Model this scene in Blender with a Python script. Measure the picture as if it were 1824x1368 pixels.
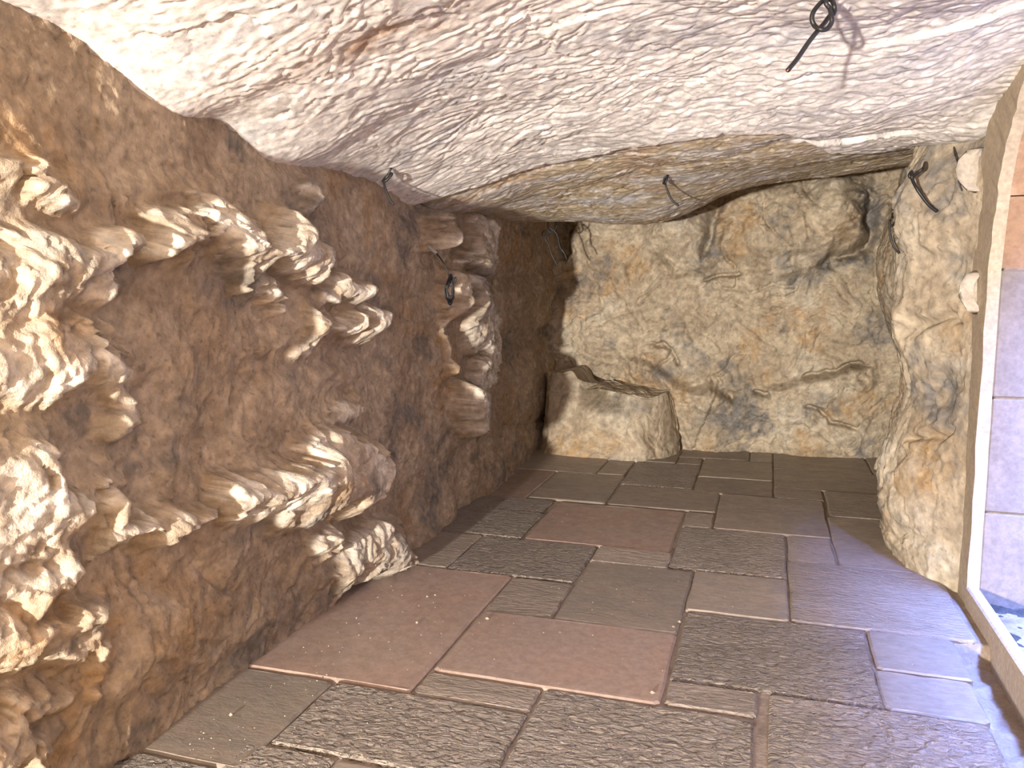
import bpy, math, random
import numpy as np
from mathutils import Vector

# ------------------------------------------------------------------ camera, sky, lamp, exposure
S = bpy.context.scene
COL = S.collection
for o in list(bpy.data.objects):
    bpy.data.objects.remove(o)

cam_d = bpy.data.cameras.new('camera')
cam_d.sensor_width = 36.0
cam_d.lens = 1450.0 / 1824.0 * 36.0
cam_d.clip_start = 0.02
cam = bpy.data.objects.new('camera', cam_d)
COL.objects.link(cam)
cam.location = (0, 0, 1.5)
cam.rotation_euler = (math.radians(90 - 6.843), 0, math.radians(17.41))
S.camera = cam

W = bpy.data.worlds.new('world')
S.world = W
W.use_nodes = True
bg = W.node_tree.nodes['Background']
bg.inputs[0].default_value = (0.20, 0.33, 1.0, 1)      # clear blue sky outside the doorway
bg.inputs[1].default_value = 380.0

LAMP = (-1.60, -5.0, 0.95)                               # floodlight standing low by the left wall, behind the viewer
ld = bpy.data.lights.new('floodlight', 'AREA')
ld.shape = 'RECTANGLE'
ld.size = 0.16
ld.size_y = 0.16
ld.energy = 2250
ld.color = (1.0, 0.93, 0.83)
lo = bpy.data.objects.new('floodlight', ld)
COL.objects.link(lo)
lo.location = LAMP
lo.rotation_euler = Vector((0.10, 1.0, 0.08)).to_track_quat('-Z', 'Y').to_euler()

S.cycles.denoising_prefilter = 'NONE'
S.cycles.max_bounces = 6
S.cycles.diffuse_bounces = 4
S.cycles.glossy_bounces = 2
S.cycles.caustics_reflective = False
S.view_settings.view_transform = 'Standard'
S.view_settings.look = 'None'
S.view_settings.gamma = 1.0
S.view_settings.use_curve_mapping = False
S.view_settings.exposure = -0.48

# ------------------------------------------------------------------ helpers
def tag(o, label=None, cat=None, group=None, kind=None):
    for k, v in (('label', label), ('category', cat), ('group', group), ('kind', kind)):
        if v:
            o[k] = v
    return o

def link(name, me, mat=None, parent=None, loc=None):
    o = bpy.data.objects.new(name, me)
    COL.objects.link(o)
    if mat is not None and me is not None and not me.materials:
        me.materials.append(mat)
    if parent is not None:
        o.parent = parent
    if loc is not None:
        o.location = loc
    return o

def mesh_np(name, co, quads, smooth=True):
    me = bpy.data.meshes.new(name)
    n, q = len(co), len(quads)
    me.vertices.add(n)
    me.vertices.foreach_set('co', np.ascontiguousarray(co, dtype=np.float32).ravel())
    me.loops.add(q * 4)
    me.loops.foreach_set('vertex_index', np.ascontiguousarray(quads, dtype=np.int32).ravel())
    me.polygons.add(q)
    me.polygons.foreach_set('loop_start', np.arange(0, q * 4, 4, dtype=np.int32))
    me.polygons.foreach_set('use_smooth', np.full(q, smooth))
    me.update(calc_edges=True)
    return me

def grid_mesh(name, X, Y, Z, flip=False, tint=None, keep=None):
    n, m = X.shape
    co = np.stack([X, Y, Z], -1).reshape(-1, 3)
    i = np.arange(n * m).reshape(n, m)
    q = np.stack([i[:-1, :-1], i[1:, :-1], i[1:, 1:], i[:-1, 1:]], -1)
    if keep is not None:
        q = q[keep]
    q = q.reshape(-1, 4)
    if flip:
        q = q[:, ::-1]
    me = mesh_np(name, co, q)
    if tint is not None:
        a = me.attributes.new('tint', 'FLOAT_COLOR', 'POINT')
        c = np.ones((n * m, 4), np.float32)
        c[:, :3] = tint.reshape(-1, 3)
        a.data.foreach_set('color', c.ravel())
    return me

def py_mesh(name, verts, faces, smooth=False):
    me = bpy.data.meshes.new(name)
    me.from_pydata([tuple(map(float, v)) for v in verts], [], faces)
    me.update()
    if smooth:
        me.polygons.foreach_set('use_smooth', [True] * len(me.polygons))
    return me

# ---- noise on arrays
def _h(ix, iy, s):
    n = (ix.astype(np.int64) * 374761393 + iy.astype(np.int64) * 668265263 + s * 1442695041) & 0xffffffff
    n = ((n ^ (n >> 13)) * 1274126177) & 0xffffffff
    return ((n ^ (n >> 16)) & 0xffffff) / float(0x1000000)

def perlin(u, v, s=0):
    iu = np.floor(u); iv = np.floor(v)
    fu = u - iu; fv = v - iv
    wu = fu * fu * fu * (fu * (fu * 6 - 15) + 10)
    wv = fv * fv * fv * (fv * (fv * 6 - 15) + 10)
    def g(du, dv):
        a = _h(iu + du, iv + dv, s) * 2 * np.pi
        return np.cos(a) * (fu - du) + np.sin(a) * (fv - dv)
    a = g(0, 0) * (1 - wu) + g(1, 0) * wu
    b = g(0, 1) * (1 - wu) + g(1, 1) * wu
    return (a * (1 - wv) + b * wv) * 1.5

def fbm(u, v, s=0, o=4, gain=0.5):
    t = 0; a = 1.0
    for k in range(o):
        t = t + a * perlin(u * 2 ** k + 17.3 * k, v * 2 ** k - 9.1 * k, s + k)
        a *= gain
    return t

def ridged(u, v, s=0, o=4):
    t = 0; a = 1.0
    for k in range(o):
        t = t + a * (1 - 2 * np.abs(perlin(u * 2 ** k + 7.7 * k, v * 2 ** k + 3.1 * k, s + k)))
        a *= 0.5
    return t / 2

def lobes(u, v, s=0, k=1.0, tilt=0.5, var=0.35):
    """upper envelope of tilted convex chips: bulging facets meeting in creases"""
    iu = np.floor(u); iv = np.floor(v)
    best = np.full(u.shape, -9.0)
    for du in (-1, 0, 1):
        for dv in (-1, 0, 1):
            cu, cv = iu + du, iv + dv
            pu = u - (cu + _h(cu, cv, s)); pv = v - (cv + _h(cu, cv, s + 1))
            val = (_h(cu, cv, s + 2) - 0.5) * 2 * var + tilt * ((_h(cu, cv, s + 3) - 0.5) * 2 * pu + (_h(cu, cv, s + 4) - 0.5) * 2 * pv) - k * (pu * pu + pv * pv)
            best = np.maximum(best, val)
    return best

def chips(u, v, s=0, tilt=1.0):
    """broken faces: each cell its own height and tilt, with steps at the borders"""
    iu = np.floor(u); iv = np.floor(v)
    best = np.full(u.shape, 9.0); val = np.zeros(u.shape)
    for du in (-1, 0, 1):
        for dv in (-1, 0, 1):
            cu, cv = iu + du, iv + dv
            pu = u - (cu + _h(cu, cv, s)); pv = v - (cv + _h(cu, cv, s + 1))
            d = pu * pu + pv * pv
            w = (_h(cu, cv, s + 2) - 0.5) + tilt * ((_h(cu, cv, s + 3) - 0.5) * 2 * pu + (_h(cu, cv, s + 4) - 0.5) * 2 * pv)
            m = d < best
            best = np.where(m, d, best); val = np.where(m, w, val)
    return val

def crease(u, v, s, w=0.05):
    """thin wandering cracks, 1 on the crack line"""
    return np.exp(-(perlin(u, v, s) / w) ** 2) * np.clip(0.2 + 1.6 * perlin(u * 0.7 + 5, v * 0.7, s + 1), 0, 1)

def scars(u, v, s, thr=0.88):
    """scattered flake scars: 1 inside a few chosen cells"""
    iu = np.floor(u); iv = np.floor(v)
    best = np.full(u.shape, 9.0); pick = np.zeros(u.shape)
    for du in (-1, 0, 1):
        for dv in (-1, 0, 1):
            cu, cv = iu + du, iv + dv
            d = (u - cu - _h(cu, cv, s)) ** 2 + (v - cv - _h(cu, cv, s + 1)) ** 2
            m = d < best
            best = np.where(m, d, best); pick = np.where(m, _h(cu, cv, s + 2), pick)
    return (pick > thr) * sstep(0.30, 0.16, np.sqrt(best))

def warp(u, v, s, amp, f):
    return u + amp * fbm(u * f, v * f, s, 3), v + amp * fbm(u * f + 31.7, v * f + 5.2, s + 9, 3)

def sstep(a, b, x):
    t = np.clip((x - a) / (b - a), 0, 1)
    return t * t * (3 - 2 * t)

def pl_dist(U, V, pts):
    """distance to a polyline, signed side, position along it 0..1"""
    best = np.full(U.shape, 1e9); side = np.zeros(U.shape); along = np.zeros(U.shape)
    n = len(pts) - 1
    for i in range(n):
        (ax, ay), (bx, by) = pts[i], pts[i + 1]
        dx, dy = bx - ax, by - ay
        L2 = dx * dx + dy * dy + 1e-12
        t = np.clip(((U - ax) * dx + (V - ay) * dy) / L2, 0, 1)
        ex, ey = U - (ax + t * dx), V - (ay + t * dy)
        d = np.sqrt(ex * ex + ey * ey)
        m = d < best
        best = np.where(m, d, best)
        side = np.where(m, np.sign(dx * (V - ay) - dy * (U - ax)), side)
        along = np.where(m, (i + t) / n, along)
    return best, side, along

def groove(U, V, pts, w, depth):
    d, s, a = pl_dist(U, V, pts)
    taper = np.clip(np.minimum(a, 1 - a) * 6, 0.15, 1)
    return -depth * taper * np.exp(-(d / (w * taper)) ** 2)

def ledge(U, V, pts, height, fall, side=1):
    """raised on one side of the line, fading away with distance"""
    d, s, a = pl_dist(U, V, pts)
    taper = np.clip(np.minimum(a, 1 - a) * 5, 0, 1)
    on = sstep(-0.045, 0.045, d * s * side)
    return height * taper * on * np.exp(-d / fall)

def bump(U, V, cu, cv, ru, rv, h, rot=0.0, p=2.0):
    c, s = math.cos(rot), math.sin(rot)
    a = ((U - cu) * c + (V - cv) * s) / ru
    b = (-(U - cu) * s + (V - cv) * c) / rv
    r = np.clip((np.abs(a) ** p + np.abs(b) ** p) ** (1 / p), 0, 1.35) / 1.35
    return h * (1 - r * r) ** 1.5

def blob(U, V, cu, cv, ru, rv):
    return np.exp(-(((U - cu) / ru) ** 2 + ((V - cv) / rv) ** 2))

def blur(a, n=1):
    for _ in range(n):
        p = np.pad(a, 1, mode='edge')
        a = (p[:-2, 1:-1] + p[2:, 1:-1] + p[1:-1, :-2] + p[1:-1, 2:] + 4 * a) / 8
    return a

def in_poly(U, V, pts):
    ins = np.zeros(U.shape, bool)
    n = len(pts)
    for i in range(n):
        (x1, y1), (x2, y2) = pts[i], pts[(i + 1) % n]
        c = ((y1 > V) != (y2 > V)) & (U < (x2 - x1) * (V - y1) / (y2 - y1 + 1e-12) + x1)
        ins ^= c
    return ins

def rbf(pts, X, Y):
    """thin plate spline through (x, y, z) points, evaluated on a coarse lattice"""
    P = np.array(pts, float)
    def U(r2):
        return r2 * np.log(r2 + 1e-9)
    n = len(P)
    K = U((P[:, None, 0] - P[None, :, 0]) ** 2 + (P[:, None, 1] - P[None, :, 1]) ** 2) + np.eye(n) * 1e-3
    A = np.zeros((n + 3, n + 3)); A[:n, :n] = K
    Q = np.c_[np.ones(n), P[:, :2]]
    A[:n, n:] = Q; A[n:, :n] = Q.T
    w = np.linalg.solve(A, np.r_[P[:, 2], 0, 0, 0])
    out = w[n] + w[n + 1] * X + w[n + 2] * Y
    for i in range(n):
        out = out + w[i] * U((X - P[i, 0]) ** 2 + (Y - P[i, 1]) ** 2)
    return out

# ---- materials
def new_mat(name):
    m = bpy.data.materials.new(name)
    m.use_nodes = True
    nt = m.node_tree
    for n in list(nt.nodes):
        nt.nodes.remove(n)
    out = nt.nodes.new('ShaderNodeOutputMaterial')
    b = nt.nodes.new('ShaderNodeBsdfPrincipled')
    nt.links.new(b.outputs[0], out.inputs[0])
    return m, nt, b

def nd(nt, t, **kw):
    n = nt.nodes.new(t)
    for k, v in kw.items():
        setattr(n, k, v)
    return n

def mixc(nt, fac, a, b, mode='MIX'):
    n = nd(nt, 'ShaderNodeMix', data_type='RGBA', blend_type=mode)
    for idx, v in ((0, fac), (6, a), (7, b)):
        if hasattr(v, 'is_output'):
            nt.links.new(v, n.inputs[idx])
        elif idx == 0:
            n.inputs[0].default_value = v
        else:
            n.inputs[idx].default_value = (*v, 1)
    return n.outputs[2]

def noise(nt, vec, scale, detail=4, rough=0.55, dist=0.0):
    n = nd(nt, 'ShaderNodeTexNoise')
    n.inputs['Scale'].default_value = scale
    n.inputs['Detail'].default_value = detail
    n.inputs['Roughness'].default_value = rough
    n.inputs['Distortion'].default_value = dist
    if vec is not None:
        nt.links.new(vec, n.inputs['Vector'])
    return n.outputs[0]

def ramp(nt, fac, lo, hi, a=0.0, b=1.0):
    n = nd(nt, 'ShaderNodeMapRange', interpolation_type='SMOOTHSTEP')
    nt.links.new(fac, n.inputs[0])
    n.inputs[1].default_value = lo; n.inputs[2].default_value = hi
    n.inputs[3].default_value = a; n.inputs[4].default_value = b
    return n.outputs[0]

def math_n(nt, op, a, b):
    n = nd(nt, 'ShaderNodeMath', operation=op)
    for i, v in enumerate((a, b)):
        if hasattr(v, 'is_output'):
            nt.links.new(v, n.inputs[i])
        else:
            n.inputs[i].default_value = v
    return n.outputs[0]

def rock_mat(name, bump_s=0.5, bump_d=0.012, sc=1.0, rough=0.85, spec=0.25):
    """rock whose colour patches are computed per vertex (attribute 'tint'); fine mottling and grain here"""
    m, nt, b = new_mat(name)
    tc = nd(nt, 'ShaderNodeTexCoord')
    v = tc.outputs['Object']
    at = nd(nt, 'ShaderNodeAttribute', attribute_name='tint')
    hn = noise(nt, v, 20 * sc, 7, 0.66, 0.0)
    c = mixc(nt, 1.0, at.outputs['Color'], ramp(nt, hn, 0.28, 0.72, 0.72, 1.22), 'MULTIPLY')
    nt.links.new(c, b.inputs['Base Color'])
    b.inputs['Roughness'].default_value = rough
    b.inputs['Specular IOR Level'].default_value = spec
    bp = nd(nt, 'ShaderNodeBump')
    bp.inputs['Strength'].default_value = bump_s
    bp.inputs['Distance'].default_value = bump_d
    nt.links.new(hn, bp.inputs['Height'])
    nt.links.new(bp.outputs[0], b.inputs['Normal'])
    return m

def rock_colour(u, v, seed, tint, base, alt, grey, ochre, pale):
    """per-vertex limestone colour: two base tones, then pale, ochre and grey for stains, painted light and shade, with broken edges"""
    def C(x):
        return np.array(x)[None, None, :]
    k = sstep(-0.25, 0.25, fbm(u * 2.3, v * 2.3, seed, 5, 0.6))[..., None]
    c = C(base) * (1 - k) + C(alt) * k
    brk = np.clip(0.8 + 1.0 * fbm(u * 8, v * 8, seed + 20, 5, 0.65), 0.15, 1.4)
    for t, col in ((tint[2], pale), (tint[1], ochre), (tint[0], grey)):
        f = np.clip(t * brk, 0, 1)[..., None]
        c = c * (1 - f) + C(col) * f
    c = c * (1 + 0.16 * fbm(u * 22, v * 22, seed + 40, 4, 0.65))[..., None]
    pit = sstep(0.52, 0.75, perlin(u * 60, v * 60, seed + 60))[..., None]
    return np.clip(c * (1 - 0.4 * pit), 0.01, 0.95)

def stone_mat(name, c1, c2, c3, sc=6.0, rough=(0.45, 0.7), bump_s=0.3, bump_d=0.004, bump_sc=60.0, spec=0.4, stretch=(1, 1, 1), chisel=0.0):
    """dressed stone: three tones in cloudy patches, per-piece shift by Object Info"""
    m, nt, b = new_mat(name)
    tc = nd(nt, 'ShaderNodeTexCoord')
    oi = nd(nt, 'ShaderNodeObjectInfo')
    mp = nd(nt, 'ShaderNodeMapping'); mp.inputs['Scale'].default_value = stretch
    add = nd(nt, 'ShaderNodeVectorMath', operation='ADD')
    cmb = nd(nt, 'ShaderNodeCombineXYZ')
    k = math_n(nt, 'MULTIPLY', oi.outputs['Random'], 37.0)
    nt.links.new(k, cmb.inputs[0]); nt.links.new(k, cmb.inputs[2])
    nt.links.new(tc.outputs['Object'], add.inputs[0]); nt.links.new(cmb.outputs[0], add.inputs[1])
    nt.links.new(add.outputs[0], mp.inputs[0])
    v = mp.outputs[0]
    c = mixc(nt, ramp(nt, noise(nt, v, sc, 3, 0.6, 0.6), 0.35, 0.65), c1, c2)
    c = mixc(nt, ramp(nt, noise(nt, v, sc * 0.55, 3, 0.62, 1.0), 0.55, 0.75), c, c3)
    mot = ramp(nt, noise(nt, v, sc * 9, 3, 0.7), 0.25, 0.75, 0.82, 1.14)
    c = mixc(nt, 1.0, c, mot, 'MULTIPLY')
    val = ramp(nt, oi.outputs['Random'], 0, 1, 0.86, 1.12)
    c = mixc(nt, 1.0, c, val, 'MULTIPLY')
    nt.links.new(c, b.inputs['Base Color'])
    nt.links.new(ramp(nt, noise(nt, v, sc * 4, 4), 0.3, 0.7, rough[0], rough[1]), b.inputs['Roughness'])
    b.inputs['Specular IOR Level'].default_value = spec
    h = noise(nt, v, bump_sc, 4, 0.6, 0.8)
    if chisel:
        h2 = noise(nt, v, bump_sc * 0.45, 1, 0.5, 1.5)
        h = math_n(nt, 'ADD', ramp(nt, h, 0.35, 0.65), math_n(nt, 'MULTIPLY', ramp(nt, h2, 0.35, 0.6), chisel))
    bp = nd(nt, 'ShaderNodeBump')
    bp.inputs['Strength'].default_value = bump_s
    bp.inputs['Distance'].default_value = bump_d
    nt.links.new(h, bp.inputs['Height'])
    nt.links.new(bp.outputs[0], b.inputs['Normal'])
    return m

M_LEFT = rock_mat('tan_limestone', 0.8, 0.020)
M_BACK = rock_mat('ochre_limestone', 0.7, 0.014, 0.8)
M_CEIL = rock_mat('white_limestone', 0.35, 0.010)
C_LEFT = ((0.425, 0.33, 0.235), (0.34, 0.255, 0.175), (0.20, 0.17, 0.14), (0.37, 0.235, 0.12), (0.72, 0.655, 0.565))  # last tone paints the lamp-lit faces brighter
C_BACK = ((0.46, 0.385, 0.285), (0.38, 0.31, 0.225), (0.20, 0.185, 0.17), (0.40, 0.27, 0.145), (0.53, 0.475, 0.39))
C_CEIL = ((0.80, 0.75, 0.71), (0.74, 0.69, 0.65), (0.56, 0.545, 0.55), (0.42, 0.28, 0.19), (0.50, 0.405, 0.275))
M_RED = stone_mat('red_brown_paver', (0.335, 0.24, 0.195), (0.32, 0.245, 0.205), (0.27, 0.205, 0.17), 3.0, (0.38, 0.6), 0.35, 0.003, 30, 0.45)
M_SMO = stone_mat('grey_brown_paver', (0.32, 0.265, 0.215), (0.27, 0.235, 0.20), (0.34, 0.285, 0.235), 4.0, (0.42, 0.65), 0.5, 0.004, 45, 0.45, (0.6, 1.3, 1))
M_ROU = stone_mat('hammered_paver', (0.36, 0.30, 0.255), (0.31, 0.26, 0.22), (0.28, 0.23, 0.19), 5.0, (0.4, 0.62), 1.0, 0.017, 36, 0.5, (0.7, 1.2, 1), 0.7)
M_MID = stone_mat('flaked_paver', (0.34, 0.28, 0.235), (0.29, 0.245, 0.205), (0.32, 0.26, 0.21), 5.0, (0.42, 0.65), 0.75, 0.007, 32, 0.45, (0.55, 1.5, 1), 0.4)
M_MORTAR = stone_mat('joint_mortar', (0.30, 0.24, 0.19), (0.24, 0.19, 0.15), (0.16, 0.12, 0.09), 8.0, (0.8, 0.95), 0.6, 0.006, 60, 0.2)
M_PLASTER = stone_mat('beige_plaster', (0.45, 0.365, 0.265), (0.41, 0.33, 0.24), (0.49, 0.41, 0.31), 5.0, (0.75, 0.9), 0.25, 0.003, 70, 0.25)
M_PATCH = stone_mat('white_plaster', (0.52, 0.46, 0.40), (0.48, 0.42, 0.36), (0.56, 0.50, 0.44), 5.0, (0.75, 0.9), 0.3, 0.004, 50, 0.25)
M_ASHLAR = stone_mat('pale_ashlar', (0.25, 0.21, 0.175), (0.22, 0.185, 0.155), (0.29, 0.25, 0.215), 4.0, (0.7, 0.88), 0.25, 0.003, 50, 0.25)
M_VOUSS = stone_mat('orange_ashlar', (0.34, 0.21, 0.13), (0.30, 0.185, 0.115), (0.37, 0.25, 0.17), 4.0, (0.7, 0.88), 0.25, 0.003, 50, 0.25)
M_SILL = stone_mat('rough_bedding_mortar', (0.07, 0.066, 0.062), (0.05, 0.047, 0.045), (0.04, 0.037, 0.035), 14.0, (0.8, 0.95), 0.9, 0.015, 40, 0.2)
M_OUT = stone_mat('outside_dark_brown_stone', (0.13, 0.075, 0.035), (0.11, 0.065, 0.03), (0.15, 0.09, 0.045), 2.0, (0.8, 0.95), 0.3, 0.01, 20, 0.1)  # for unseen surfaces outside; darkened to cut blue bounce light

def plain(name, col, rough=0.5, metal=0.0):
    m, nt, b = new_mat(name)
    tc = nd(nt, 'ShaderNodeTexCoord')
    c = mixc(nt, noise(nt, tc.outputs['Object'], 60, 3), tuple(x * 0.8 for x in col), tuple(x * 1.2 for x in col))
    nt.links.new(c, b.inputs['Base Color'])
    b.inputs['Roughness'].default_value = rough
    b.inputs['Metallic'].default_value = metal
    return m

M_CABLE = plain('black_cable', (0.012, 0.011, 0.012), 0.45)
M_COPPER = plain('copper_core', (0.55, 0.25, 0.13), 0.35, 0.9)
M_SLEEVE = plain('grey_conduit', (0.42, 0.42, 0.42), 0.5)
M_GRIT = plain('pale_grit', (0.45, 0.38, 0.31), 0.85)

# ------------------------------------------------------------------ left wall
# faces of the wall that stand proud towards the lamp, as outlines (y, z) on the wall
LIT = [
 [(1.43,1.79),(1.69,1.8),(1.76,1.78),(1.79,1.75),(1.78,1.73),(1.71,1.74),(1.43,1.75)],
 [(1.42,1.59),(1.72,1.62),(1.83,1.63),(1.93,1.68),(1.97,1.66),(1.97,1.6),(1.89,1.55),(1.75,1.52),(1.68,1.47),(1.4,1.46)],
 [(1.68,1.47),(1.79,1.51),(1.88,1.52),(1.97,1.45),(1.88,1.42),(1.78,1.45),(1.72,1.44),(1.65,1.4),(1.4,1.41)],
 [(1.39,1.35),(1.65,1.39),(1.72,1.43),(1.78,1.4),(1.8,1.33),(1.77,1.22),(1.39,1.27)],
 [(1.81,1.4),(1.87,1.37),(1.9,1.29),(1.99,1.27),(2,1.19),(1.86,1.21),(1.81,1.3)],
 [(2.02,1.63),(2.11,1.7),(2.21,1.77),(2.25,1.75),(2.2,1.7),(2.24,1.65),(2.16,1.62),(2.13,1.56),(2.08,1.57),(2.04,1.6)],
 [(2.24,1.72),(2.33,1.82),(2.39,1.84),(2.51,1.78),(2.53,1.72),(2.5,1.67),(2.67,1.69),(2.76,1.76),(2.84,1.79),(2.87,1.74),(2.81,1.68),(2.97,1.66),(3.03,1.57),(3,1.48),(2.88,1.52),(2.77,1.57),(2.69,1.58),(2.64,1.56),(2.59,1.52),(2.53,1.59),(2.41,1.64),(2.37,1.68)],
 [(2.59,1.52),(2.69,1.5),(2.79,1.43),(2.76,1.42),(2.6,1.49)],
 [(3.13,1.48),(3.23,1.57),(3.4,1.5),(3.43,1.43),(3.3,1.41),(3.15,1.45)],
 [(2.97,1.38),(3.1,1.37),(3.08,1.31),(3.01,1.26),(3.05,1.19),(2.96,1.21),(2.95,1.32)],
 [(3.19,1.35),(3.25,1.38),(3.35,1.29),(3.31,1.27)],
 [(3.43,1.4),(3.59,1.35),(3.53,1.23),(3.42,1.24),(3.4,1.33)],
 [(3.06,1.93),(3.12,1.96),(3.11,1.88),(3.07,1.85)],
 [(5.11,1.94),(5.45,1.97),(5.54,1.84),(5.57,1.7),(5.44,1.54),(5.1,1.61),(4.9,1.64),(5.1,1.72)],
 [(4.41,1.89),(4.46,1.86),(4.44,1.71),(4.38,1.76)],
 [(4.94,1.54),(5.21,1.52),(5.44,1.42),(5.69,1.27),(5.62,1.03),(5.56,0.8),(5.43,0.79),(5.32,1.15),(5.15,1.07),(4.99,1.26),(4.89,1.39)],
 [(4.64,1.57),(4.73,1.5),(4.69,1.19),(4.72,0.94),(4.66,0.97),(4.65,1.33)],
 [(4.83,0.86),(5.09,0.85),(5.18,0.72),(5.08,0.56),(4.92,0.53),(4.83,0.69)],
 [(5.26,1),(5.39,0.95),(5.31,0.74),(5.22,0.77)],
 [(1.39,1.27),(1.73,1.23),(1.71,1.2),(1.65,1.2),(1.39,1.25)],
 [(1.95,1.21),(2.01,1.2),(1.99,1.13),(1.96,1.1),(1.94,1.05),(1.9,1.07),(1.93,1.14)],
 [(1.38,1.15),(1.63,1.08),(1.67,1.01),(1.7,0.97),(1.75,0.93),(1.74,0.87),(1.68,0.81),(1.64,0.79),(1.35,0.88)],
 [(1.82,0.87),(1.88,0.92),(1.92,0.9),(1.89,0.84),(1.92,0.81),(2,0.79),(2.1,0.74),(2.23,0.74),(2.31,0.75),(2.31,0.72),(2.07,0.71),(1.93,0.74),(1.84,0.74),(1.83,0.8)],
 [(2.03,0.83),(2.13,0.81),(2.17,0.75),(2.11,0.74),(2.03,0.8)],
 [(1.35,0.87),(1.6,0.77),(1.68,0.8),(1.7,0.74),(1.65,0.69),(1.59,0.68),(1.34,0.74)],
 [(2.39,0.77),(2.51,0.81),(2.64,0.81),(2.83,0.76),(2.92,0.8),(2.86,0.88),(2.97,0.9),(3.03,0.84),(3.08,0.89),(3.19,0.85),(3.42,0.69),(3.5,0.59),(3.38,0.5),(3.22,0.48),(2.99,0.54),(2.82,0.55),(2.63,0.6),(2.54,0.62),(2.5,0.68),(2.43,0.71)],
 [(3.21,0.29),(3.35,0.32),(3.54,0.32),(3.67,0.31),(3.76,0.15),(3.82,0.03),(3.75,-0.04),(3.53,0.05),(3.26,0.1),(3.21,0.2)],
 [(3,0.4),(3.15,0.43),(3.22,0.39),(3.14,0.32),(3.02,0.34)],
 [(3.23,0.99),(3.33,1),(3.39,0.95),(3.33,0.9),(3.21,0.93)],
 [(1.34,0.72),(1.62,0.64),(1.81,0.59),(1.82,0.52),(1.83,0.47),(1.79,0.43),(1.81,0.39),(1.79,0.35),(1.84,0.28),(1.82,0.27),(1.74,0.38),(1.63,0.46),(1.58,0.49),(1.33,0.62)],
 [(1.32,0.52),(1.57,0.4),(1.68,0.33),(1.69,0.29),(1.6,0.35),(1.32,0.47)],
 [(1.32,0.46),(1.55,0.33),(1.55,0.27),(1.59,0.25),(1.61,0.18),(1.31,0.36)],
]


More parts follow.
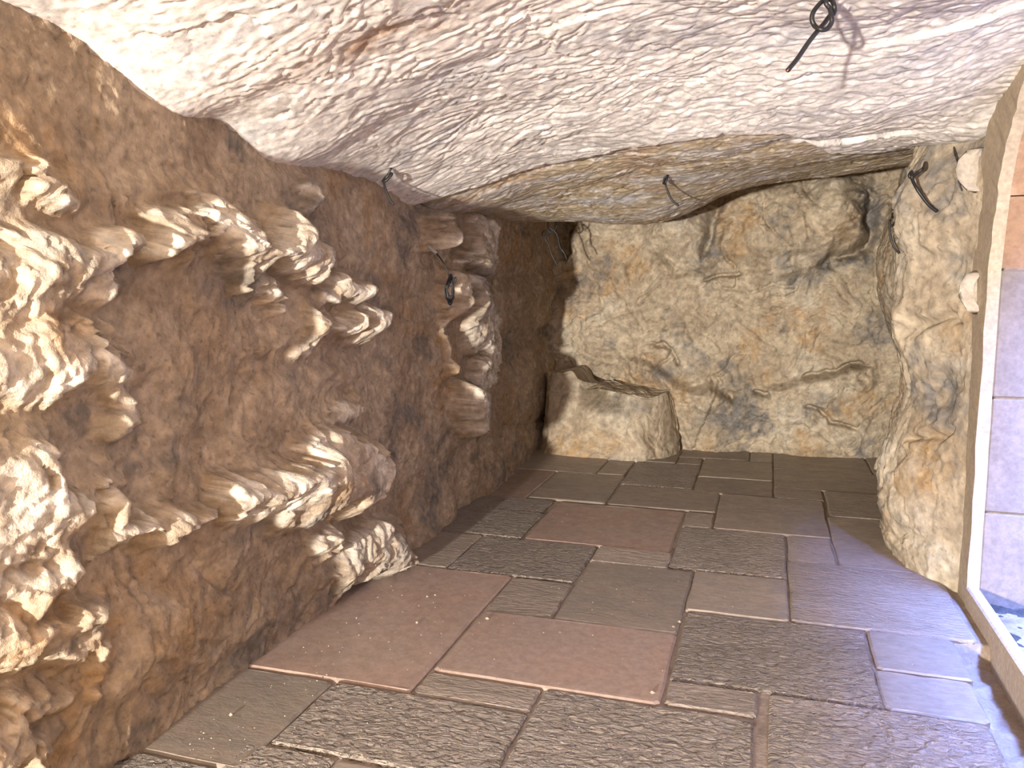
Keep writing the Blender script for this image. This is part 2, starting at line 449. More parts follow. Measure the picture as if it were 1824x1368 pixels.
def left_wall():
    X0 = -2.1
    ly, lz, d = LAMP[1], LAMP[2], LAMP[0] - X0
    th = np.linspace(-0.20, 0.28, 820)
    r = np.arange(5.75, 13.5, 0.010)
    T, R = np.meshgrid(th, r, indexing='ij')
    PY, PZ = ly + R * np.cos(T), lz + R * np.sin(T)
    wy_, wz_ = warp(PY, PZ, 5, 0.035, 5.0)
    wy_, wz_ = warp(wy_, wz_, 6, 0.012, 18.0)
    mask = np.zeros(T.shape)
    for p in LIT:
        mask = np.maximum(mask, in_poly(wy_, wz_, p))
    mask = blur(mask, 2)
    def hbase(Y, Z):
        b = np.interp(Y, [-7, 1.6, 3.5, 3.75, 4.1, 5.2, 7, 8], [-1.88, -1.885, -1.885, -1.93, -1.955, -1.965, -2.02, -2.06]) - X0
        b = b - 0.02 * sstep(1.25, 2.3, Z) + 0.05 * sstep(0.35, 0.0, Z)
        b = b - 0.08 * sstep(5.8, 7.3, Y) * sstep(0.1, 0.5, Z)
        b = b + 0.035 * fbm(Y * 1.3, Z * 1.3, 3, 3) + 0.05 * (lobes(Y * 2.3 + 0.4 * Z, Z * 2.1, 8, 1.0, 0.6) - 0.05)
        return b
    HB = hbase(PY, PZ)
    Q0, QMIN = 0.0405, 0.012
    Q = np.full(len(th), Q0)
    H = np.zeros(T.shape)
    dr = r[1] - r[0]
    prev = HB[:, 0].copy()
    for j, rj in enumerate(r):
        m = mask[:, j]
        s = np.interp(PY[:, j], [1.85, 2.15], [0.22, 0.48]) * np.sqrt(np.clip((Q - QMIN) / (Q0 - QMIN), 0.0, 1.0))
        Q = Q - m * s / rj * dr
        line = d - rj * Q
        low = np.clip(HB[:, j], line - 0.22, line - 0.035)
        dark = np.minimum(np.maximum(low, prev - 0.9 * dr), line - 0.02)
        H[:, j] = m * np.minimum(line + 0.015, HB[:, j] + np.interp(PY[:, j], [4.3, 5.2], [0.5, 0.15])) + (1 - m) * dark
        prev = H[:, j]
    j0 = (r > 5.8) & (r < 6.05)  # added ridge, out of view, raised to shade the wall beyond it
    H[:, j0] = np.maximum(H[:, j0], (d - r * Q0 - 0.004)[None, j0])
    for _ in range(40):
        H[1:-1] = (H[:-2] + H[2:] + 2 * H[1:-1]) / 4
    H = blur(H, 1)
    ys = np.concatenate([np.linspace(-6.2, 1.30, 80), np.arange(1.31, 4.2, 0.0075), np.arange(4.2, 7.95, 0.0105)])
    zs = np.arange(-0.06, 2.62, 0.0085)
    Y, Z = np.meshgrid(ys, zs, indexing='ij')
    a1, a2 = warp(Y, Z, 27, 0.05, 5.0)
    Yw = Y + 0.050 * chips(a1 * 4, a2 * 4, 941, 0.6) + 0.030 * chips(a1 * 10, a2 * 10, 945, 0.8) + 0.012 * chips(a1 * 24, a2 * 24, 946, 0.8)
    Zw = Z + 0.050 * chips(a1 * 4, a2 * 4, 951, 0.6) + 0.030 * chips(a1 * 10, a2 * 10, 955, 0.8) + 0.012 * chips(a1 * 24, a2 * 24, 956, 0.8)
    rr = np.hypot(Yw - ly, Zw - lz); tt = np.arctan2(Zw - lz, Yw - ly)
    fi = np.clip((tt - th[0]) / (th[1] - th[0]), 0, len(th) - 1.001)
    fj = np.clip((rr - r[0]) / dr, 0, len(r) - 1.001)
    i0 = fi.astype(int); k0 = fj.astype(int); a = fi - i0; b = fj - k0
    def samp(G):
        return (G[i0, k0] * (1 - a) + G[i0 + 1, k0] * a) * (1 - b) + (G[i0, k0 + 1] * (1 - a) + G[i0 + 1, k0 + 1] * a) * b
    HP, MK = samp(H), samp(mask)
    near = sstep(0.85, 1.2, Y)
    h = HP * near + (hbase(Y, Z) - 0.05) * (1 - near)
    h = blur(h, 1)
    u, v = warp(Y, Z, 21, 0.16, 2.0)
    amp = (0.75 + 0.25 * MK) * (1 - 0.5 * sstep(1.5, 2.0, Z) * (1 - MK))
    h = h + amp * (0.040 * lobes(u * 3.6, v * 3.3, 11, 0.7, 1.0) + 0.020 * lobes(u * 8 + 3, v * 7, 31, 0.8, 1.3))
    h = h + 0.007 * amp * lobes(u * 17, v * 15, 51, 0.8, 1.5) + 0.0045 * amp * lobes(u * 38, v * 34, 55, 1.2, 1.1) + 0.003 * fbm(Y * 50, Z * 50, 61, 2)
    u2, v2 = warp(u, v, 25, 0.03, 9.0)
    h = h + amp * (0.012 * chips(u2 * 5 + 1, v2 * 4.4, 811, 1.2) + 0.008 * chips(u2 * 12, v2 * 11, 821, 1.3)) * (0.6 + 0.4 * MK) + 0.003 * chips(u2 * 27, v2 * 25, 831, 1.4)
    h = h - 0.016 * crease(u * 3.0, v * 3.0, 871, 0.035) - 0.010 * crease(u * 7, v * 7, 873, 0.05) - 0.006 * crease(u * 16, v * 16, 875, 0.07)
    # narrow upright fluting towards the far end
    fl = sstep(4.9, 5.6, Y)
    h = h + fl * (0.018 * ridged(u * 6.0 + 0.8 * Z, v * 0.9, 71, 3)) - fl * 0.01
    h = h + 0.012
    X = X0 + h
    grey = 0.75 * sstep(0.15, 0.6, fbm(Y * 1.6, Z * 2.4, 81, 4)) + 0.55 * blob(Y, Z, 3.3, 0.1, 0.9, 0.22)
    och = 0.7 * sstep(0.1, 0.6, fbm(Y * 1.1 + 4, Z * 1.3, 91, 4)) + 0.6 * blob(Y, Z, 2.2, 0.35, 0.25, 0.3)
    pale = 0.8 * MK  # lamp-lit faces painted paler to add to the light on them
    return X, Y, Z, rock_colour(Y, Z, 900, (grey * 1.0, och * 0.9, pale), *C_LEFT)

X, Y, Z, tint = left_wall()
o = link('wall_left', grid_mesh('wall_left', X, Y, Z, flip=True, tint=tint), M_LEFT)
tag(o, 'rough tan rock wall with lit jutting faces and brown shaded hollows', kind='structure')

# ------------------------------------------------------------------ ceiling
def ceiling():
    xs = np.arange(-2.35, 1.08, 0.0092)
    ys = np.concatenate([np.linspace(-6.2, 1.3, 90), np.arange(1.31, 5.2, 0.0085), np.arange(5.2, 7.95, 0.0125)])
    cp = [(-1.97, 1.4, 2.27), (-1.97, 1.73, 2.215), (-1.97, 1.91, 2.20), (-1.97, 2.11, 2.12), (-1.97, 2.35, 2.05), (-1.97, 2.61, 2.09), (-1.97, 2.73, 2.045), (-1.97, 2.92, 1.995),
          (-1.97, 3.2, 2.005), (-1.97, 3.52, 2.03), (-1.97, 3.9, 2.005), (-1.97, 4.10, 1.975), (-1.97, 4.7, 1.94), (-2.0, 5.8, 2.0), (-2.05, 6.5, 2.03),
          (-2.1, 0, 2.42), (-0.7, 0, 2.48), (0.9, 0, 2.54), (-2.1, -3, 2.62), (0.9, -3, 2.7), (-2.1, -6, 2.65), (0.9, -6, 2.7),
          (-0.8, 1.4, 2.42), (-0.8, 2.55, 2.41), (-0.9, 3.3, 2.36), (-0.8, 3.9, 2.30), (-0.6, 4.38, 2.215), (-1.45, 4.3, 2.16), (0.2, 4.4, 2.235), (0.2, 3.6, 2.38), (0.2, 2.6, 2.44), (0.55, 4.6, 2.24),
          (0.72, 3.0, 2.42), (0.95, 4.4, 2.215), (0.95, 4.27, 2.285), (0.95, 4.02, 2.345), (0.95, 3.85, 2.40), (0.98, 3.4, 2.46), (0.98, 2.9, 2.49), (0.95, 1.8, 2.52), (0.95, 5.15, 2.27),
          (-0.7, 5.5, 2.11), (-0.1, 5.7, 2.20), (0.5, 5.8, 2.26), (-1.5, 5.5, 2.06),
          (-1.76, 6.5, 2.02), (-1.2, 6.5, 1.99), (-0.80, 6.45, 1.98), (-0.55, 6.5, 2.08), (-0.23, 6.5, 2.23), (0.3, 6.4, 2.28), (0.75, 6.2, 2.29), (1.0, 5.9, 2.3),
          (-1.9, 7.4, 2.30), (-0.8, 7.4, 2.35), (0.2, 7.4, 2.50), (0.95, 7.4, 2.5)]
    X, Y = np.meshgrid(xs, ys, indexing='ij')
    cx = np.linspace(xs[0], xs[-1], 70); cy = np.linspace(ys[0], ys[-1], 300)
    CX, CY = np.meshgrid(cx, cy, indexing='ij')
    G = rbf(cp, CX, CY)
    fi = np.clip((X - cx[0]) / (cx[1] - cx[0]), 0, 68.999); fj = np.clip((Y - cy[0]) / (cy[1] - cy[0]), 0, 298.999)
    i0 = fi.astype(int); j0 = fj.astype(int); a = fi - i0; b = fj - j0
    z = (G[i0, j0] * (1 - a) + G[i0 + 1, j0] * a) * (1 - b) + (G[i0, j0 + 1] * (1 - a) + G[i0 + 1, j0 + 1] * a) * b
    edge = sstep(-1.95, -1.5, X)            # keep the scalloped line along the left wall
    u, v = warp(X, Y, 121, 0.10, 1.4)
    v2 = v + 0.2 * u
    n = 0.040 * lobes(u * 1.3, v2 * 1.7, 131, 0.9, 0.7) + 0.007 * lobes(u * 3.0, v2 * 3.2, 141, 0.8, 1.2) \
        + 0.002 * lobes(u * 9, v2 * 11, 151, 1.2, 1.2) + 0.001 * lobes(u * 20, v2 * 25, 161, 1.2, 1.2)
    u3, v3 = warp(u, v2, 125, 0.04, 7.0)
    n = n + 0.007 * chips(u3 * 2.6, v3 * 3.6, 841, 0.7) + 0.0026 * chips(u3 * 7, v3 * 9, 851, 0.7) + 0.0016 * chips(u3 * 16, v3 * 22, 861, 0.7)
    n = n - 0.007 * crease(u3 * 3, v3 * 4, 877, 0.03) - 0.003 * crease(u3 * 8, v3 * 10, 879, 0.04)
    n = n - 0.009 * scars(u3 * 10, v3 * 9, 965, 0.93) - 0.006 * scars(u3 * 22, v3 * 20, 967, 0.92)
    # thin flaky beds: quantised steps
    q = fbm(u * 1.3, v2 * 1.9, 171, 5, 0.6) * 2.6
    st = np.floor(q) + sstep(0.75, 1.0, q - np.floor(q))
    n = n + 0.010 * (st - q)
    z = z - n * (0.25 + 0.75 * edge) - 0.0015 * fbm(X * 32, Y * 45, 181, 3)
    # brow across the ceiling; colour turns from pale to yellow-tan beyond it
    brow = [(-2.1, 4.35), (-1.75, 4.50), (-1.57, 4.58), (-1.10, 4.52), (-0.76, 4.42), (-0.46, 4.32), (-0.20, 4.27), (0.06, 4.36), (0.18, 4.60), (0.30, 4.95), (0.6, 5.15), (0.95, 5.1)]
    d, s, al = pl_dist(X, Y, brow)
    z = z + 0.035 * sstep(-0.03, 0.05, s * d) * np.exp(-d / 0.5)
    far = sstep(-0.05, 0.09, s * d + 0.05 * fbm(X * 4, Y * 4, 191, 3))
    grey = 0.6 * sstep(0.1, 0.5, fbm(X * 1.2, Y * 3.4, 201, 4)) + 0.9 * far * sstep(0.15, 0.5, fbm(X * 1.5, Y * 3.0, 211, 4)) * blob(X, Y, -1.0, 5.6, 0.9, 0.7)
    och = 0.9 * sstep(0.25, 0.02, np.abs(Y - 2.50 - 0.15 * (X + 1.2))) * blob(X, Y, -1.15, 2.5, 0.35, 0.12) + 0.5 * far * sstep(0.2, 0.6, fbm(X * 2, Y * 2, 221, 4))
    return X, Y, z, rock_colour(X, Y * 1.2, 910, (grey, och, far * 1.35), *C_CEIL)

CXg, CYg, CZg, tint = ceiling()
o = link('ceiling', grid_mesh('ceiling', CXg, CYg, CZg, flip=True, tint=tint), M_CEIL)
tag(o, 'pale flaky limestone ceiling sloping down into the cave', kind='structure')

# ------------------------------------------------------------------ back wall
def back_wall():
    xs = np.arange(-2.3, 1.35, 0.0095); zs = np.arange(-0.06, 2.7, 0.0095)
    X, Z = np.meshgrid(xs, zs, indexing='ij')
    y = 7.66 + 0.03 * X
    p = 0.05 * fbm(X * 0.8, Z * 0.8, 301, 3)
    p = p + 0.10 * sstep(0.9, 0.2, Z) * sstep(-1.2, -0.5, X) * sstep(0.2, -0.5, X)
    X_, Z_ = X, Z
    X, Z = warp(X, Z, 305, 0.10, 1.6)
    X, Z = warp(X, Z, 306, 0.03, 6.0)
    p = p + bump(X, Z, -0.74, 2.02, 0.30, 0.36, 0.34, 0.3)
    p = p + bump(X, Z, 0.16, 2.04, 0.60, 0.38, 0.42, -0.12, 3.0)
    p = p + bump(X, Z, 0.62, 2.10, 0.22, 0.30, 0.24, 0.2)
    p = p + bump(X, Z, -1.25, 1.85, 0.5, 0.30, 0.12, 0.1)
    p = p + bump(X, Z, -1.1, 1.0, 0.75, 0.34, 0.14, -0.35)
    p = p + bump(X, Z, -0.45, 0.40, 0.36, 0.36, 0.16, 0.0)
    p = p + bump(X, Z, 0.45, 0.35, 0.6, 0.38, 0.10, 0.1)
    p = p + bump(X, Z, 0.35, 1.25, 0.6, 0.36, 0.07, -0.2)
    X, Z = warp(X_, Z_, 307, 0.02, 5.0)
    p = p + ledge(X, Z, [(-1.3, 0.88), (-1.17, 0.83), (-0.91, 0.73), (-0.76, 0.60), (-0.55, 0.57), (-0.41, 0.64), (-0.30, 0.47)], 0.20, 0.35, -1)
    p = p + ledge(X, Z, [(-0.16, 0.55), (0.17, 0.61), (0.40, 0.74), (0.54, 0.73), (0.72, 0.80), (0.95, 0.83)], 0.15, 0.35, -1)
    p = p + ledge(X, Z, [(-0.63, 1.53), (-0.34, 1.61), (-0.22, 1.62), (0.2, 1.66), (0.6, 1.74)], 0.10, 0.25, -1)
    for pts, w, dp in (([(0.76, 2.30), (0.83, 2.11), (0.81, 1.92), (0.78, 1.83), (0.59, 1.74), (0.36, 1.67)], 0.055, 0.26),
                       ([(-0.63, 1.53), (-0.34, 1.61), (-0.22, 1.62)], 0.020, 0.11),
                       ([(-0.44, 2.35), (-0.50, 2.0), (-0.58, 1.72)], 0.05, 0.17),
                       ([(0.25, 0.66), (0.40, 0.74), (0.54, 0.73), (0.72, 0.80), (0.90, 0.82)], 0.024, 0.16),
                       ([(0.32, 0.49), (0.45, 0.43), (0.56, 0.35), (0.70, 0.30), (0.83, 0.24)], 0.02, 0.10),
                       ([(-0.50, 0.60), (-0.41, 0.63), (-0.33, 0.52), (-0.28, 0.42)], 0.035, 0.17),
                       ([(-0.12, 0.56), (-0.02, 0.52), (0.06, 0.55)], 0.025, 0.13),
                       ([(-0.35, 1.50), (-0.15, 1.45), (0.05, 1.50), (0.3, 1.46)], 0.018, 0.03),
                       ([(-1.62, 1.10), (-1.40, 1.22), (-1.15, 1.25)], 0.02, 0.03),
                       ([(-1.05, 1.02), (-0.85, 0.92), (-0.72, 0.72)], 0.022, 0.10),
                       ([(-1.87, 2.2), (-1.88, 1.9), (-1.86, 1.72)], 0.06, 0.2)):
        pj = [(a, b) for a, b in pts]
        uu, vv = warp(X * 5, Z * 5, 310, 0.12, 1.0)
        p = p + groove(uu / 5, vv / 5, pj, w, dp)
    X, Z = X_, Z_
    u, v = warp(X, Z, 321, 0.16, 1.8)
    p = p + 0.07 * lobes(u * 2.4, v * 2.6, 331, 0.8, 1.0) + 0.034 * lobes(u * 6, v * 7, 341, 0.9, 1.2) + 0.006 * lobes(u * 14, v * 16, 351, 1.2, 1.1) + 0.018 * chips(u * 7, v * 8, 355, 1.2) + 0.010 * chips(u * 16, v * 18, 356, 1.3) + 0.003 * fbm(X * 35, Z * 35, 361, 3)
    p = p - 0.040 * crease(u * 2.2, v * 2.6, 881, 0.05) - 0.026 * crease(u * 5, v * 6, 883, 0.06) - 0.013 * crease(u * 12, v * 13, 885, 0.07)
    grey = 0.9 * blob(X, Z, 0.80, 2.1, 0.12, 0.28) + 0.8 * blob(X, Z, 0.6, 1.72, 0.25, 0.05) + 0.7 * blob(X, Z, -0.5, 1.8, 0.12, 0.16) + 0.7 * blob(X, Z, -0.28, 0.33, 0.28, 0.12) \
        + 0.6 * blob(X, Z, -0.92, 0.72, 0.16, 0.06) + 0.6 * blob(X, Z, 0.9, 0.12, 0.15, 0.07) + 0.6 * blob(X, Z, -0.75, 2.2, 0.3, 0.12) + 0.45 * sstep(0.25, 0.6, fbm(X * 1.7, Z * 1.7, 371, 4))  # blobs paint shade into clefts and under lobes; the noise is grey staining
    och = 0.6 * sstep(0.1, 0.5, fbm(X * 1.5, Z * 1.5, 381, 4)) + 0.5 * blob(X, Z, 0.6, 1.95, 0.25, 0.15)
    pale = 0.8 * blob(X, Z, 0.3, 0.3, 0.5, 0.2) + 0.5 * sstep(0.1, 0.5, fbm(X * 1.3 + 8, Z * 1.3, 391, 3))
    return X, y - p, Z, rock_colour(X, Z, 920, (grey * 1.3, och, pale), *C_BACK)

X, Y, Z, tint = back_wall()
o = link('wall_back', grid_mesh('wall_back', X, Y, Z, tint=tint), M_BACK)
tag(o, 'ochre rock wall at the cave end with bulging lobes and cracks', kind='structure')

# ------------------------------------------------------------------ right wall rock
def right_wall():
    ys = np.arange(4.34, 8.0, 0.0095); zs = np.arange(-0.06, 2.55, 0.0095)
    Y, Z = np.meshgrid(ys, zs, indexing='ij')
    cp = [(4.34, 0.0, .97), (4.34, 0.6, .97), (4.34, 1.2, .975), (4.34, 1.9, .98), (4.34, 2.4, 1.0),
          (4.5, 0.0, .84), (4.5, 0.3, .86), (4.6, 1.0, .84), (4.6, 1.6, .88), (4.6, 2.2, .93),
          (4.9, 0.0, .73), (4.9, 0.15, .655), (4.9, 0.45, .66), (4.9, 0.68, .69), (4.9, 0.95, .715), (4.9, 1.33, .67), (4.9, 1.6, .69), (4.9, 1.9, .63), (4.9, 2.2, .74),
          (5.4, 0.0, .74), (5.4, 0.4, .74), (5.4, 1.0, .82), (5.4, 1.5, .78), (5.4, 2.1, .80),
          (6.0, 0.0, .95), (6.0, 1.0, .98), (6.0, 2.0, .95), (6.8, 0.0, 1.06), (6.8, 0.8, 1.05), (6.8, 1.15, .88), (6.8, 1.65, .78), (6.8, 2.1, .92), (6.8, 2.4, 1.0),
          (7.6, 0, 1.08), (7.6, 1, 1.06), (7.6, 1.7, .88), (7.6, 2.3, .98), (8, 0, 1.1), (8, 1, 1.1), (8, 2.4, 1.0)]
    cy = np.linspace(4.34, 8, 80); cz = np.linspace(-0.06, 2.55, 60)
    CY, CZ = np.meshgrid(cy, cz, indexing='ij')
    G = rbf(cp, CY, CZ)
    fi = np.clip((Y - cy[0]) / (cy[1] - cy[0]), 0, 78.999); fj = np.clip((Z - cz[0]) / (cz[1] - cz[0]), 0, 58.999)
    i0 = fi.astype(int); j0 = fj.astype(int); a = fi - i0; b = fj - j0
    x = (G[i0, j0] * (1 - a) + G[i0 + 1, j0] * a) * (1 - b) + (G[i0, j0 + 1] * (1 - a) + G[i0 + 1, j0 + 1] * a) * b
    u, v = warp(Y, Z, 421, 0.16, 1.8)
    on = 0.25 + 0.75 * sstep(4.36, 4.6, Y)
    n = 0.05 * lobes(u * 2.2, v * 2.0, 431) + 0.022 * lobes(u * 6, v * 5, 441, 1.1, 0.8) + 0.006 * lobes(u * 14, v * 13, 451, 1.2, 1.0) + 0.010 * chips(u * 8, v * 7, 455, 1.2) + 0.006 * chips(u * 18, v * 17, 456, 1.3) + 0.003 * fbm(Y * 35, Z * 35, 461, 3)
    n = n - 0.02 * crease(u * 2.4, v * 2.2, 887, 0.035) - 0.012 * crease(u * 6, v * 5, 889, 0.05)
    n = n + groove(u, v, [(4.45, 1.36), (4.65, 1.33), (4.85, 1.38)], 0.03, 0.07) + groove(u, v, [(4.5, 0.72), (4.65, 0.70), (4.8, 0.74)], 0.025, 0.05) \
        + groove(u, v, [(5.6, 0.2), (5.8, 1.0), (5.7, 1.9)], 0.08, 0.10)
    grey = 0.6 * sstep(0.15, 0.55, fbm(Y * 1.8, Z * 1.8, 471, 4)) + 0.5 * blob(Y, Z, 4.6, 1.0, 0.12, 0.2)
    och = 0.8 * blob(Y, Z, 4.6, 0.6, 0.2, 0.25) + 0.5 * sstep(0.15, 0.6, fbm(Y * 2, Z * 2, 481, 4))
    pale = 0.7 * sstep(-0.1, 0.4, fbm(Y * 1.5, Z * 1.5, 491, 3))
    return x - n * on, Y, Z, rock_colour(Y, Z, 930, (grey, och, pale), *C_BACK)

X, Y, Z, tint = right_wall()
o = link('wall_right', grid_mesh('wall_right', X, Y, Z, tint=tint), M_BACK)
tag(o, 'bulging yellow rock buttress between doorway and back wall', kind='structure')

# ------------------------------------------------------------------ floor bed with trench
def floor_bed():
    xs = np.concatenate([np.arange(-2.4, 0.76, 0.08), np.arange(0.76, 0.99, 0.012), [1.02, 1.2]])
    ys = np.concatenate([np.arange(-6.3, 1.5, 0.3), np.arange(1.5, 4.0, 0.02), np.arange(4.0, 8.1, 0.1)])
    X, Y = np.meshgrid(xs, ys, indexing='ij')
    z = np.full(X.shape, -0.013)
    tr = sstep(0.775, 0.80, X) * sstep(3.745, 3.70, Y)
    z = z - 0.085 * tr + tr * 0.018 * fbm(X * 9, Y * 9, 501, 4)
    z = z - 0.03 * tr * blob(X, Y, 0.86, 3.25, 0.03, 0.05)
    return X, Y, z

X, Y, Z = floor_bed()
floor = link('floor', grid_mesh('floor', X, Y, Z), M_MORTAR)
tag(floor, 'floor of large brown stone pavers laid in mixed sizes', kind='structure')

PAVERS = [(-1.95, -1.225, 2.63, 3.91, 'R'), (-1.95, -1.535, 2.02, 2.615, 'S'), (-1.525, -.76, 2.18, 2.61, 'H'), (-1.215, -.76, 2.625, 2.80, 'M'), (-1.21, -.325, 2.815, 3.43, 'R'),
          (-1.215, -.895, 3.445, 3.90, 'M'), (-.885, -.33, 3.445, 4.255, 'S'), (-.75, .0, 1.75, 2.81, 'H'), (-.31, .01, 2.83, 3.015, 'M'), (-.312, .45, 3.03, 3.715, 'H'),
          (-.32, .14, 3.73, 4.28, 'S'), (.15, .90, 3.74, 4.585, 'M'), (.462, .80, 3.35, 3.725, 'S'), (.45, .79, 3.03, 3.342, 'S'), (.055, .775, 1.75, 3.018, 'H'),
          (-1.96, -1.605, 3.925, 4.52, 'M'), (-1.597, -.90, 3.92, 4.525, 'H'), (-.89, -.468, 4.27, 4.54, 'M'), (-1.355, -.485, 4.55, 5.42, 'R'), (-1.98, -1.37, 4.54, 5.10, 'H'),
          (-1.98, -1.39, 5.115, 5.425, 'H'), (-2.02, -1.61, 5.44, 6.33, 'R'), (-1.60, -1.04, 5.475, 6.33, 'S'), (-2.06, -1.285, 6.345, 7.5, 'S'), (-1.275, -1.055, 6.35, 7.5, 'S'),
          (-1.04, -.495, 6.07, 6.92, 'H'), (-1.025, -.29, 5.475, 6.05, 'S'), (-.472, -.29, 5.09, 5.425, 'M'), (-.28, .41, 5.09, 5.965, 'S'), (-.71, -.115, 7.21, 7.8, 'M'),
          (-.105, .08, 7.21, 7.8, 'M'), (-.70, -.50, 6.93, 7.19, 'M'), (-1.045, -.715, 6.935, 7.8, 'S'), (-.485, .08, 6.50, 7.195, 'S'), (-.482, .08, 6.0, 6.49, 'S'),
          (.092, .85, 6.98, 7.8, 'S'), (.86, 1.15, 6.98, 7.8, 'S'), (.092, 1.15, 6.30, 6.97, 'S'), (.092, .425, 5.985, 6.29, 'M'), (-.465, .145, 4.295, 5.075, 'H'),
          (.157, .405, 4.60, 5.075, 'M'), (.437, 1.12, 5.60, 6.285, 'M'), (.418, 1.08, 4.60, 5.59, 'S'), (-1.95, -1.61, 1.4, 2.005, 'H'), (-1.595, -1.27, 1.4, 2.165, 'H'), (-1.26, -.76, 1.4, 2.165, 'S')]
PM = {'R': M_RED, 'S': M_SMO, 'H': M_ROU, 'M': M_MID}
rnd = random.Random(7)

def paver(w, l, t=0.045):
    """slab with slightly uneven worn edges; origin at the middle of its top"""
    pts = []
    c = 0.014
    def side(ax, ay, bx, by, n):
        for i in range(n):
            f = i / n
            k = rnd.uniform(-0.0045, 0.0045) if i else 0
            nx, ny = (by - ay), -(bx - ax)
            q = math.hypot(nx, ny)
            pts.append((ax + (bx - ax) * f + nx / q * k, ay + (by - ay) * f + ny / q * k))
    hw, hl = w / 2, l / 2
    k = [c * rnd.uniform(0.4, 1.5) for _ in range(4)]
    side(-hw + k[0], -hl, hw - k[1], -hl, 4); side(hw - k[1], -hl, hw, -hl + k[1], 1)
    side(hw, -hl + k[1], hw, hl - k[2], 4); side(hw, hl - k[2], hw - k[2], hl, 1)
    side(hw - k[2], hl, -hw + k[3], hl, 4); side(-hw + k[3], hl, -hw, hl - k[3], 1)
    side(-hw, hl - k[3], -hw, -hl + k[0], 4); side(-hw, -hl + k[0], -hw + k[0], -hl, 1)
    n = len(pts)
    V = []
    for sc, z in ((0.0, -t), (0.0, -0.007), (0.009, 0.0)):
        for x, y in pts:
            V.append((x * (1 - sc / hw), y * (1 - sc / hl), z + (rnd.uniform(-0.0012, 0.0012) if z == 0 else 0)))
    F = []
    for r0 in (0, n):
        for i in range(n):
            j = (i + 1) % n
            F.append((r0 + i, r0 + j, r0 + n + j, r0 + n + i))
    F.append(tuple(range(2 * n, 3 * n)))
    return py_mesh('paver', V, F)

for x0, x1, y0, y1, kd in PAVERS:
    p = link('paver', paver(x1 - x0, y1 - y0), PM[kd], floor, ((x0 + x1) / 2, (y0 + y1) / 2, rnd.uniform(-0.003, 0.004)))
    p.rotation_euler = (rnd.uniform(-.002, .002), rnd.uniform(-.003, .003), rnd.uniform(-.003, .003))

# ------------------------------------------------------------------ corner outcrop
def outcrop():
    nphi, nt = 300, 190
    phi = np.linspace(math.radians(-200), math.radians(20), nphi)
    t = np.linspace(0, 1.7, nt)
    P, T = np.meshgrid(phi, t, indexing='ij')
    cx, cy = -1.38, 7.52
    # footprint radius by direction
    deg = np.degrees(P)
    rad = np.interp(deg, [-200, -180, -150, -135, -115, -90, -72, -55, -35, -10, 20], [0.66, 0.66, 0.70, 0.72, 0.62, 0.60, 0.68, 0.70, 0.68, 0.66, 0.64])
    side = np.clip(T, 0, 1)
    top = np.clip(T - 1, 0, 0.7)
    lean = 1 - 0.10 * side ** 1.5 - 0.02 * np.sin(side * 3)
    r = rad * lean * (1 - top / 0.7 * 0.999)
    r = np.where(T > 1, rad * lean * (1 - top / 0.7), r)
    X = cx + r * np.cos(P); Y = cy + r * np.sin(P)
    ztop = 0.56 + 0.05 * np.sin(X * 4 + 1) + 0.17 * sstep(-1.52, -1.66, X) + 0.05 * sstep(-0.95, -0.80, X)
    Z = np.where(T <= 1, -0.05 + (ztop + 0.05) * side, ztop)
    back = 0.30 * sstep(-1.60, -1.55, X) * sstep(-1.00, -1.16, X) * sstep(0.38, 0.56, Z + 0.10 * (X + 1.35)) * (T <= 1.02)
    X = X - back * np.cos(P); Y = Y - back * np.sin(P)
    arc = P * 0.65
    u, v = warp(arc, Z + (T > 1) * top, 521, 0.12, 2.0)
    n = 0.045 * lobes(u * 3, v * 2.2, 531) + 0.02 * lobes(u * 8, v * 6, 541, 1.1, 0.9) + 0.008 * lobes(u * 20, v * 14, 551, 1.2, 1.0)
    n = n + 0.022 * ridged(u * 7, v * 1.2, 561, 3) * sstep(-75, -55, deg)
    n = n - 0.016 * crease(u * 5, v * 4, 891, 0.05)
    X = X + n * np.cos(P) * (0.2 + 0.8 * (T <= 1)); Y = Y + n * np.sin(P) * (0.2 + 0.8 * (T <= 1))
    Z = Z + np.where(T > 0.97, n * 0.6, 0)
    och = 0.8 * blob(X, Z, -1.7, 0.05, 0.2, 0.12) + 0.6 * blob(X, Z, -1.35, 0.12, 0.3, 0.15)
    grey = 0.5 * sstep(0.2, 0.6, fbm(u * 3, v * 3, 571, 3))
    pale = 0.6 * sstep(-0.2, 0.4, fbm(u * 2, v * 2, 581, 3))
    return X, Y, Z, rock_colour(u, v, 940, (grey, och, pale), *C_BACK)

X, Y, Z, tint = outcrop()
o = link('rock_outcrop', grid_mesh('rock_outcrop', X, Y, Z, tint=tint), M_BACK)
tag(o, 'waist-low rock outcrop with a notched top in the far left corner', 'rock')

# ------------------------------------------------------------------ doorway on the right: rim, jamb blocks, arch, sill
INNER = [(4.20, -0.12), (4.205, 0.5), (4.21, 1.0), (4.21, 1.58), (4.17, 1.80), (4.14, 1.94), (4.08, 2.08), (3.98, 2.20), (3.86, 2.31), (3.62, 2.46), (3.35, 2.56), (3.0, 2.60)]
OUTER = [(4.42, -0.12), (4.44, 0.5), (4.46, 1.0), (4.50, 1.58), (4.50, 1.85), (4.48, 2.08), (4.42, 2.24), (4.30, 2.34), (4.08, 2.42), (3.80, 2.58), (3.45, 2.72), (3.0, 2.78)]

def densify(P, n):
    out = []
    for i in range(len(P) - 1):
        for k in range(n):
            f = k / n
            out.append((P[i][0] + (P[i + 1][0] - P[i][0]) * f, P[i][1] + (P[i + 1][1] - P[i][1]) * f))
    out.append(P[-1])
    return out

